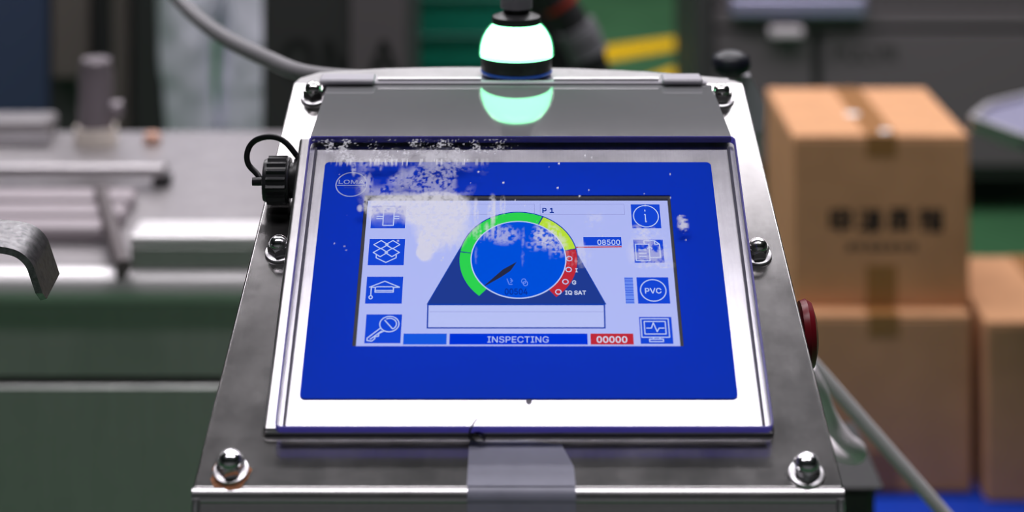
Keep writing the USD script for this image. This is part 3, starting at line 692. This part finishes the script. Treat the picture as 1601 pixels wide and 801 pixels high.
obj('canister_body', lathe([(0, .022), (Rcn * .98, .022), (Rcn * .98, h_c - .018), (Rcn * .86, h_c - .010), (Rcn * .86, h_c - .002), (Rcn * .8, h_c), (0, h_c)], 40), 'canister_grey', can)
obj('side_knob', Manifold.cylinder(.014, .011, .010, 24).rotate([0, 90, 0]).translate([Rcn * .9, -.004, .045]), 'canister_grey', can)
o = obj('orange_knob', lathe([(0, 0), (.010, 0), (.0115, .003), (.0105, .011), (.006, .014), (0, .0145)], 24), 'orange_cap', None, 40)
UsdGeom.Xformable(o).AddTranslateOp().Set(Gf.Vec3d(xw(238, yc), yc, TZ))
meta(o, 'small peach-coloured knob on the machine table right of the grey canister', 'knob')

# ------------------------------------------------------------------ dark machine cabinets behind the table
YL = 4.6
lc = thing('machine_cabinet', 'tall dark machine cabinet with a blue-black door, at the far left behind the table', 'cabinet', (0, 0, 0))
X = lambda px: xw(px, YL)
obj('cabinet_body', cbox(X(-120), X(262), YL + .02, YL + .6, .05, 2.0, .006), 'dark_cabinet', lc)
obj('blue_door', cbox(X(-110), X(76), YL, YL + .019, .1, 1.9, .004), 'dark_cabinet_blue', lc)
zq = at(100, 118, YL)[2]
obj('brown_panel', cbox(X(86), X(143), YL - .03, YL + .019, zq, 1.9, .004), 'brown_panel', lc)
obj('vent_gap', cbox(X(145), X(176), YL + .005, YL + .019, .1, 1.9, .002), 'seam_dark', lc)
obj('edge_post', cbox(X(180), X(203), YL - .04, YL + .019, .05, 1.95, .004), 'brown_panel', lc)
obj('dark_door', cbox(X(207), X(260), YL, YL + .019, .1, 1.9, .004), 'dark_cabinet', lc)
obj('plinth', cbox(X(-118), X(260), YL + .03, YL + .58, 0, .049, .002), 'seam_dark', lc)

YM = 3.4
X = lambda px: xw(px, YM)
mc = thing('lettered_machine', 'dark grey machine housing with large black letters, behind the upper left of the console', 'machine', (0, 0, 0))
obj('housing', cbox(X(410), X(636), YM, YM + .5, .06, 1.45, .008), 'dark_cabinet', mc)
obj('side_panel', cbox(X(548), X(634), YM - .012, YM - .001, .1, 1.42, .003), 'grey_cabinet', mc)
obj('plinth', cbox(X(412), X(634), YM + .02, YM + .48, 0, .059, .002), 'seam_dark', mc)
zl = at(540, 118, YM)[2]; hL = 56 / FPX * YM
for s_, pxl, w_, yy in (('L', 372, 50, YM), ('O', 440, 52, YM), ('M', 505, 62, YM), ('A', 574, 54, YM - .012)):
    if s_ == 'L': continue
    t = meshkit.text_mesh(s_, hL, .002, True); b_ = t.bounds
    t.apply_scale([w_ / FPX * YM / (b_[1][0] - b_[0][0]), 1, 1]); t.apply_transform(trimesh.transformations.rotation_matrix(math.pi / 2, [1, 0, 0]))
    t.apply_translation([X(pxl) - t.bounds[0][0], yy, zl]); obj('letter', t, 'machine_letter', mc, False)

# teal crates
YT = 4.0; X = lambda px: xw(px, YT)
for k, zz in enumerate((0.0, 0.30, 0.60)):
    cr = thing('plastic_crate', ('teal plastic crate on the floor, lowest of the stack behind the beacon', 'teal plastic crate in the middle of the stack behind the beacon', 'teal plastic crate on top of the stack behind the beacon')[k], 'crate', (0, 0, zz), group='teal crates in a stack')
    xa_, xb_ = X(641), X(800)
    hull = Manifold.hull_points(np.array([(x + s * d, y, z) for z, d in ((0, .008), (.29, 0)) for x, s in ((xa_, 1), (xb_, -1)) for y in (YT + d, YT + .35 - d)]))
    hole = Manifold.hull_points(np.array([(x + s * d, y, z) for z, d in ((.012, .014), (.30, .008)) for x, s in ((xa_, 1), (xb_, -1)) for y in (YT + d, YT + .35 - d)]))
    obj('crate_body', hull - hole, 'teal_plastic', cr)
    for zr in (.06, .14, .22):
        obj('rib', cbox(xa_ + .004, xb_ - .004, YT - .004, YT + .006, zr, zr + .012, .002), 'teal_dark', cr)
    obj('rim', cbox(xa_ - .004, xb_ + .004, YT - .007, YT + .002, .268, .289, .002), 'teal_plastic', cr)

# black hose arm with grey collars
YH = 2.7
hz = thing('black_hose', 'thick black hose with grey clamps and an orange-red band, behind the right of the beacon', 'hose', (0, 0, 0))
hp_ = [at(800, -120, YH), at(835, -50, YH), at(872, 0, YH), at(900, 45, YH), at(922, 90, YH), at(935, 150, YH), at(940, 260, YH)]
hp_.append(np.array([at(940, 400, YH)[0], YH, .02]))
sp_ = spline(hp_, 90); obj('hose', tube(sp_, [.024 * (1 + .06 * math.sin(i * 2.6)) for i in range(90)], 16), 'rubber_black', hz, 50)
hq_ = [at(815, -120, YH + .12), at(850, 0, YH + .12), at(866, 60, YH + .12), at(880, 180, YH + .12), at(880, 400, YH + .12)]; hq_.append(np.array([hq_[-1][0], YH + .12, .02]))
obj('hose', tube(spline(hq_, 60), .030, 16), 'rubber_black', hz, 50)
def collar(px, py, r, w, m, d):
    k = np.argmin([np.linalg.norm(p - at(px, py, YH)) for p in sp_]); p = sp_[k]; t_ = sp_[k + 1] - sp_[k - 1]; t_ /= np.linalg.norm(t_)
    obj('clamp_band', tube([p - t_ * w, p, p + t_ * w], r, 20), m, hz, 40)
collar(880, 6, .0265, .0035, 'orange_red', 0); collar(906, 48, .030, .012, 'collar_grey', 0); collar(918, 80, .029, .009, 'collar_grey', 0)

# yellow floor lines
for lab, pts in (('broad yellow stripe on the green floor, the farther one', [(868, 84), (1064, 58), (1064, 76), (868, 110)]), ('yellow stripe on the green floor, the nearer one by the dark post', [(1000, 126), (1086, 94), (1092, 120), (1040, 130)])):
    q = [atz(x, y, 0)[:2] for x, y in pts]
    o = obj('floor_stripe', prism(Polygon(q), 0.0005, 0.0025), 'floor_yellow', None, False); meta(o, lab, 'floor marking', 'yellow floor markings')

# grey cabinet on the right, far behind the boxes
YR = 4.9; X = lambda px: xw(px, YR)
rc_ = thing('grey_cabinet', 'wide grey steel cabinet with two doors and a faint printed panel, behind the cardboard boxes', 'cabinet', (0, 0, 0))
obj('cabinet_body', cbox(X(1092), X(1700), YR + .02, YR + .7, .1, 1.6, .006), 'dark_cabinet', rc_)
obj('side_post', cbox(X(1086), X(1112), YR - .03, YR + .6, 0, 1.7, .004), 'dark_cabinet', rc_)
ztp = at(1200, 22, YR)[2]; zdr = at(1300, 50, YR)[2]
obj('door', cbox(X(1116), X(1270), YR, YR + .019, .14, zdr, .004), 'grey_cabinet', rc_)
obj('door', cbox(X(1286), X(1700), YR, YR + .019, .14, zdr, .004), 'grey_cabinet', rc_)
obj('drawer_front', cbox(X(1116), X(1700), YR - .006, YR + .019, zdr + .012, ztp + .01, .004), 'grey_cabinet', rc_)
obj('upper_front', cbox(X(1116), X(1700), YR - .002, YR + .019, ztp + .02, 1.5, .004), 'grey_cabinet', rc_)
obj('counter_edge', rbox(X(1140), X(1350), YR - .05, YR - .007, ztp, ztp + .05, .01, 10), 'lilac_steel', rc_, 40)
obj('drawer_handle', rbox(X(1200), X(1252), YR - .05, YR - .0065, at(1225, 54, YR)[2], at(1225, 37, YR)[2], .008, 10), 'pale_label', rc_, 40)
zt_ = at(1320, 95, YR)[2]
t = meshkit.text_mesh('PULVR', 22 / FPX * YR, .002, True); b_ = t.bounds; t.apply_scale([100 / FPX * YR / (b_[1][0] - b_[0][0]), 1, 1])
t.apply_transform(trimesh.transformations.rotation_matrix(math.pi / 2, [1, 0, 0])); t.apply_translation([X(1300), YR, zt_]); obj('door_lettering', t, 'grey_dark_print', rc_, False)

# steel tray jutting in from the right
YS = 2.75; X = lambda px: xw(px, YS)
tr = thing('steel_tray', 'pale steel tray on a dark stand jutting in from the right edge above the boxes', 'tray', (0, 0, 0))
zt_ = at(1560, 185, YS)[2]
o = Polygon([tuple(atz(x, y, zt_)[:2]) for x, y in ((1521, 190), (1548, 168), (1640, 146), (2150, 150), (2150, 300), (1601, 219))]).buffer(-.015).buffer(.015)
obj('tray_pan', prism(o, zt_ - .012, zt_), 'lilac_steel', tr)
obj('tray_rim', prism(o.buffer(.006).difference(o.buffer(-.004)), zt_ - .015, zt_ + .008), 'hinge_metal', tr)
obj('stand', cbox(X(2060), X(2110), YS - .05, YS + .05, 0, zt_ - .0155, .004), 'seam_dark', tr)

# ------------------------------------------------------------------ cardboard boxes on a blue pallet
def strokes(kind):
    if kind == 0: return [[(.1, .25), (.1, .85), (.9, .85), (.9, .25), (.1, .25)], [(.1, .55), (.9, .55)], [(.5, 0), (.5, 1)]]
    if kind == 1: return [[(.05, .9), (.2, .8)], [(.05, .6), (.2, .5)], [(.05, .05), (.22, .3)], [(.4, .95), (.35, .75)], [(.35, .85), (.95, .85)], [(.4, .65), (.9, .65), (.85, .05)], [(.4, .65), (.35, .1), (.85, .1)], [(.28, .38), (.98, .38)], [(.6, .55), (.65, .2)]]
    if kind == 2: return [[(.1, .9), (.9, .9)], [(.5, .9), (.5, .05)], [(.15, .7), (.15, .05)], [(.15, .7), (.85, .7), (.85, .05)], [(.3, .5), (.4, .4)], [(.6, .5), (.7, .4)], [(.3, .25), (.4, .15)], [(.6, .25), (.7, .15)]]
    return [[(.05, .8), (.45, .8)], [(.25, 1), (.25, .05)], [(.05, .45), (.45, .5)], [(.55, .95), (.55, .1), (.98, .1), (.98, .95)], [(.55, .52), (.98, .52)], [(.76, .95), (.76, .1)]]
def carton(label, xa, ya, z0, w, d, h, printed, rot=0.0, lowtape=True):
    c = thing('cardboard_box', label, 'cardboard box', (xa + w / 2, ya + d / 2, z0), 0, rot, 'brown cardboard boxes on the pallet')
    x0, x1, y0, y1 = -w / 2, w / 2, -d / 2, d / 2
    obj('box_body', cbox(x0, x1, y0, y1, 0, h - .006, .003), 'cardboard', c)
    for s in (-1, 1):
        obj('top_flap', cbox(min(s * .0012, s * w / 2 * .998), max(s * .0012, s * w / 2 * .998), y0 + .001, y1 - .001, h - .0065, h, .0025), 'cardboard_flap', c)
    tw = .024
    g = np.linspace(y0 - .0004, y1 + .0004, 14)
    obj('tape_strip', cbox(-tw, tw, y0 - .0006, y1 + .0006, h - .0004, h + .0006, .0002), 'packing_tape', c, label='brown tape along the top seam')
    obj('tape_strip', cbox(-tw, tw, y0 - .0012, y0 + .0002, h - .034, h + .0004, .0002), 'packing_tape', c, label='brown tape end folded onto the front')
    if lowtape: obj('tape_strip', cbox(-tw, tw, y0 - .0012, y0 + .0002, .004, .066, .0002), 'packing_tape', c, label='brown tape end at the foot of the front')
    if printed:
        cw = .038
        zpr = (480 - 360) / (480 - 212) * h
        for k, kind in enumerate((0, 1, 2, 3)):
            q = unary_union([LineString([(a * cw, b * .039) for a, b in p]).buffer(.0034, cap_style=2) for p in strokes(kind)])
            m = prism(q, 0, .0006); m.apply_transform(trimesh.transformations.rotation_matrix(math.pi / 2, [1, 0, 0]))
            m.apply_translation([x0 + .056 + k * .047, y0, zpr - .004]); obj('printed_character', m, 'print_black', c, False)
        for k in range(7):
            q = unary_union([LineString([(a * .013, b * .014) for a, b in p]).buffer(.0011, cap_style=2) for p in strokes((k * 3 + 1) % 4)])
            m = prism(q, 0, .0005); m.apply_transform(trimesh.transformations.rotation_matrix(math.pi / 2, [1, 0, 0]))
            m.apply_translation([x0 + .083 + k * .0165, y0, zpr - .034]); obj('printed_character', m, 'print_grey', c, False)
        # crumpled glossy tape bits
        for px, py, s in ((1333, 180, .013), (1384, 206, .010)):
            w_ = atz(px, py, z0 + h)
            ico = trimesh.creation.icosphere(2, 1.0); v = ico.vertices * (1 + .25 * (meshkit.noise(ico.vertices * 2.5, 3) - .5))[:, None] * [s, s * .8, s * .28]
            obj('tape_crumple', place(trimesh.Trimesh(v, ico.faces, process=False), (w_[0] - xa - w / 2, w_[1] - ya - d / 2, h + .001)), 'white_boot', c, True, label='shiny crumpled bit of pale tape')
    return c
zl_ = CZ - 1.048; h_low = .28
carton('cardboard box with dark printed characters, on top of the stack by the console', .448, 2.97, zl_, .280, .32, .273, True)
carton('plain cardboard box under the printed box, standing on the blue pallet', .446, 2.935, zl_ - h_low, .277, .33, h_low - .0005, False)
carton('plain cardboard box cut by the right edge of the photo, beside the stack', .738, 2.902, zl_ - h_low, .285, .316, h_low, False)
zp = zl_ - h_low - .0005
pal = thing('blue_pallet', 'bright blue plastic pallet under the cardboard boxes', 'pallet', (0, 0, 0))
for k in range(7):
    obj('deck_board', cbox(.38, 1.15, 2.74 + k * .098, 2.74 + k * .098 + .086, zp - .02, zp, .003), 'pallet_blue', pal)
for x in (.40, .72, 1.06): obj('runner', cbox(x, x + .07, 2.74, 3.414, 0, zp - .0205, .004), 'pallet_blue', pal)

# ------------------------------------------------------------------ things behind the console's right side
kn = thing('capped_bracket', 'steel bracket with a black round cap behind the top right bolt of the console', 'knob', at(1143, 98, 1.33))
obj('knob_cap', lathe([(0, -.007), (.011, -.007), (.0135, -.004), (.0140, 0), (.0125, .005), (.006, .008), (0, .0085)], 32), 'navy_knob', kn, 50)
obj('knob_stem', lathe([(0, -.020), (.0085, -.020), (.0085, -.010), (0, -.010)], 24), 'chrome', kn)
obj('bracket', Manifold.hull_points(np.array([(x, y, z) for x, z in ((.001, -.010), (.014, -.010), (.024, -.030), (.023, -.050), (.010, -.050)) for y in (.001, .012)])), 'hinge_plastic', kn)
obj('bracket_leg', Manifold.hull_points(np.array([(x, y, z) for x, z in ((.010, -.048), (.023, -.048), (.012, -.5), (-.002, -.5)) for y in (.002, .011)])), 'steel_machine', kn)
obj('bracket_foot', Manifold.hull_points(np.array([(x, y, z) for x, z in ((.012, -.495), (-.002, -.495), (-.12, -.56), (-.12, -.54)) for y in (-.27, .011)])), 'steel_machine', kn)

hs = thing('grey_hose', 'pale grey hose running from the back of the console up to the left', 'hose', (0, 0, 0))
hp_ = [at(700, 128, 1.17), at(560, 124, 1.18), at(480, 116, 1.22), at(430, 98, 1.28), at(380, 75, 1.36), at(330, 45, 1.45), at(280, 0, 1.55), at(230, -70, 1.65), at(190, -160, 1.75)]
obj('hose', tube(spline(hp_, 60), .0058, 14), 'grey_hose', hs, 60)
obj('hose_end', tube([at(712, 129, 1.168), at(690, 128, 1.17)], .0075, 14), 'collar_grey', hs, 40)

rd = thing('grey_rod', 'straight grey rod slanting down to the right in front of the lower cardboard box', 'rod', (0, 0, 0))
ra, rb = at(1250, 545, 1.40), at(1560, 900, 1.40)
obj('rod', tube([ra, ra * .5 + rb * .5, rb], .0052, 14), 'grey_rod', rd, 60)
obj('rod_end', tube([ra - (rb - ra) * .03, ra + (rb - ra) * .02], .008, 14), 'collar_grey', rd, 40)

wc = thing('white_cable', 'white cable hanging beside the lower right edge of the console', 'cable', (0, 0, 0))
wp = [at(1262, 580, 1.22), at(1286, 630, 1.24), at(1308, 672, 1.26), at(1322, 690, 1.26), at(1340, 704, 1.27), at(1336, 712, 1.28), at(1310, 706, 1.29), at(1280, 690, 1.30)]
obj('cable', tube(spline(wp, 50), .0062, 12), 'white_cable', wc, 60)
va_ = on_plate(1240, 452)[1]; k_ = (va_ - vb) / (vt - vb)
red_at = P.world(ubr + (utr - ubr) * k_, va_, -0.030) + np.array([.001, 0, 0])
eb = obj('stop_button', in_con(place(lathe([(0, 0), (.009, 0), (.009, .003), (.0165, .0040), (.0175, .007), (.0158, .0098), (.010, .0116), (0, .0122)], 40), red_at, np.array([[0, 0, 1], [0, 1, 0], [-1, 0, 0]], float))), 'dark_red', con, 40, label='dark red mushroom button on the right side')
obj('button_collar', in_con(place(lathe([(0, -.004), (.014, -.004), (.014, .0005), (.0105, .0018), (0, .0018)], 32), red_at, np.array([[0, 0, 1], [0, 1, 0], [-1, 0, 0]], float))), 'black_plastic', eb, 40)
bs = thing('dark_machine', 'dark machine frame low down behind the right side of the console', 'machine', (0, 0, 0))
px0 = at(1250, 690, 1.6); 
obj('frame_post', cbox(xw(1225, 1.6), xw(1352, 1.6), 1.55, 1.66, 0, at(1300, 720, 1.6)[2], .006), 'dark_cabinet', bs)
obj('foot_plate', cbox(xw(1215, 1.6), xw(1360, 1.6), 1.54, 1.67, at(1300, 720, 1.6)[2], at(1300, 712, 1.6)[2], .003), 'seam_dark', bs)

# ------------------------------------------------------------------ person in white overalls behind the table
def body(bones, refine=.012, it=12):
    parts = []
    for (a, ra), (b, rb) in bones:
        parts.append(Manifold.batch_hull([Manifold.sphere(ra, 20).translate(list(map(float, a))), Manifold.sphere(rb, 20).translate(list(map(float, b)))]))
    m = Manifold.batch_boolean(parts, m3.OpType.Add).refine_to_length(refine)
    t = tm(m); t.merge_vertices(); trimesh.smoothing.filter_taubin(t, iterations=it); return t
YP = 4.3
xL, xR = xw(297, YP), xw(385, YP)
xc = (xL + xR) / 2
per = thing('person', 'person in loose white overalls and white boots standing behind the machine table', 'person', (xc, YP, 0))
dl, dr = xL - xc, xR - xc
J = lambda x, y, z: np.array([x, y, z])
legs = [((J(dl + .02, .00, .92), .085), (J(dl - .006, -.03, .52), .058)), ((J(dl - .006, -.03, .52), .057), (J(dl, .01, .10), .048)),
        ((J(dr, .05, .92), .092), (J(dr + .015, .03, .50), .078)), ((J(dr + .015, .03, .50), .076), (J(dr + .018, .06, .10), .062)),
        ((J(dl, 0, .95), .095), (J(dr, .05, .95), .095)), ((J(0, .02, 1.0), .125), (J(0, .02, 1.38), .135)), ((J(-.12, .02, 1.40), .075), (J(.12, .02, 1.40), .075)), ((J(0, .02, 1.4), .06), (J(0, .0, 1.56), .055))]
arms = []
for s in (-1, 1):
    arms += [((J(s * .17, .02, 1.40), .062), (J(s * .21, .0, 1.12), .050)), ((J(s * .21, 0, 1.12), .050), (J(s * .17, -.14, .93), .040))]
cl = body(legs + arms)
v = np.array(cl.vertices); nn = np.array(cl.vertex_normals)
amp = np.where(v[:, 2] < .95, .022, .010)
v = v + nn * (amp * (meshkit.fbm(v * [9, 9, 5], 3, 4) - .5) * 2)[:, None]
obj('overalls', trimesh.Trimesh(v, cl.faces, process=False), 'white_cloth', per, True)
for x, y in ((dl - .006, .01), (dr + .018, .06)):
    obj('boot', body([((J(x, y + .02, .045), .045), (J(x, y - .13, .032), .032)), ((J(x, y + .01, .06), .05), (J(x, y + .01, .14), .05))], .01, 8), 'white_boot', per, True)
def hand(s):
    w = J(s * .17, -.15, .92); b = [((w, .026), (w + J(-s * .01, -.07, -.03), .030)), ((w + J(s * .02, -.05, -.02), .014), (w + J(-s * .035, -.075, -.03), .014))]
    for k, ln in enumerate((.062, .070, .066, .050)):
        p0 = w + J(s * (.022 - k * .017), -.085, -.038); p1 = p0 + J(0, -ln * .5, -.018); p2 = p1 + J(0, -ln * .36, -.034)
        b += [((p0, .0095), (p1, .009)), ((p1, .009), (p2, .008))]
    t0 = w + J(-s * .022, -.03, -.01); b += [((t0, .012), (t0 + J(-s * .028, -.03, -.01), .0105)), ((t0 + J(-s * .028, -.03, -.01), .0105), (t0 + J(-s * .034, -.058, -.02), .009))]
    return body(b, .004, 6)
for s in (-1, 1): obj('hand', hand(s), 'skin', per, True)
hc = J(0, -.01, 1.65)
hd = body([((hc + J(0, .01, .02), .088), (hc + J(0, -.02, -.055), .062)), ((hc + J(0, 0, -.05), .05), (hc + J(0, .02, -.13), .05)), ((hc + J(0, -.085, .005), .012), (hc + J(0, -.098, -.022), .014)),
           ((hc + J(-.086, .01, 0), .016), (hc + J(-.088, .015, -.03), .012)), ((hc + J(.086, .01, 0), .016), (hc + J(.088, .015, -.03), .012))], .008, 6)
head = obj('head', hd, 'skin', per, True)
for s in (-1, 1): obj('eye', place(trimesh.creation.icosphere(2, .011), hc + J(s * .032, -.079, .006)), 'eye_dark', head, True)
obj('mouth', place(trimesh.creation.icosphere(2, 1.0).apply_scale([.022, .006, .006]), hc + J(0, -.083, -.055)), 'orange_cap', head, True)
hood = body([((hc + J(0, .015, .03), .100), (hc + J(0, .03, -.06), .090))], .012, 4)
hv = np.array(hood.vertices); 
hood_m = Manifold(m3.Mesh(np.array(hood.vertices, np.float32), np.array(hood.faces, np.uint32)))
hood_m = hood_m - Manifold.batch_hull([Manifold.sphere(.060, 24).translate(list(hc + J(0, -.10, .015))), Manifold.sphere(.055, 24).translate(list(hc + J(0, -.10, -.06)))]) 
obj('hood', hood_m, 'white_cloth', per, 40)
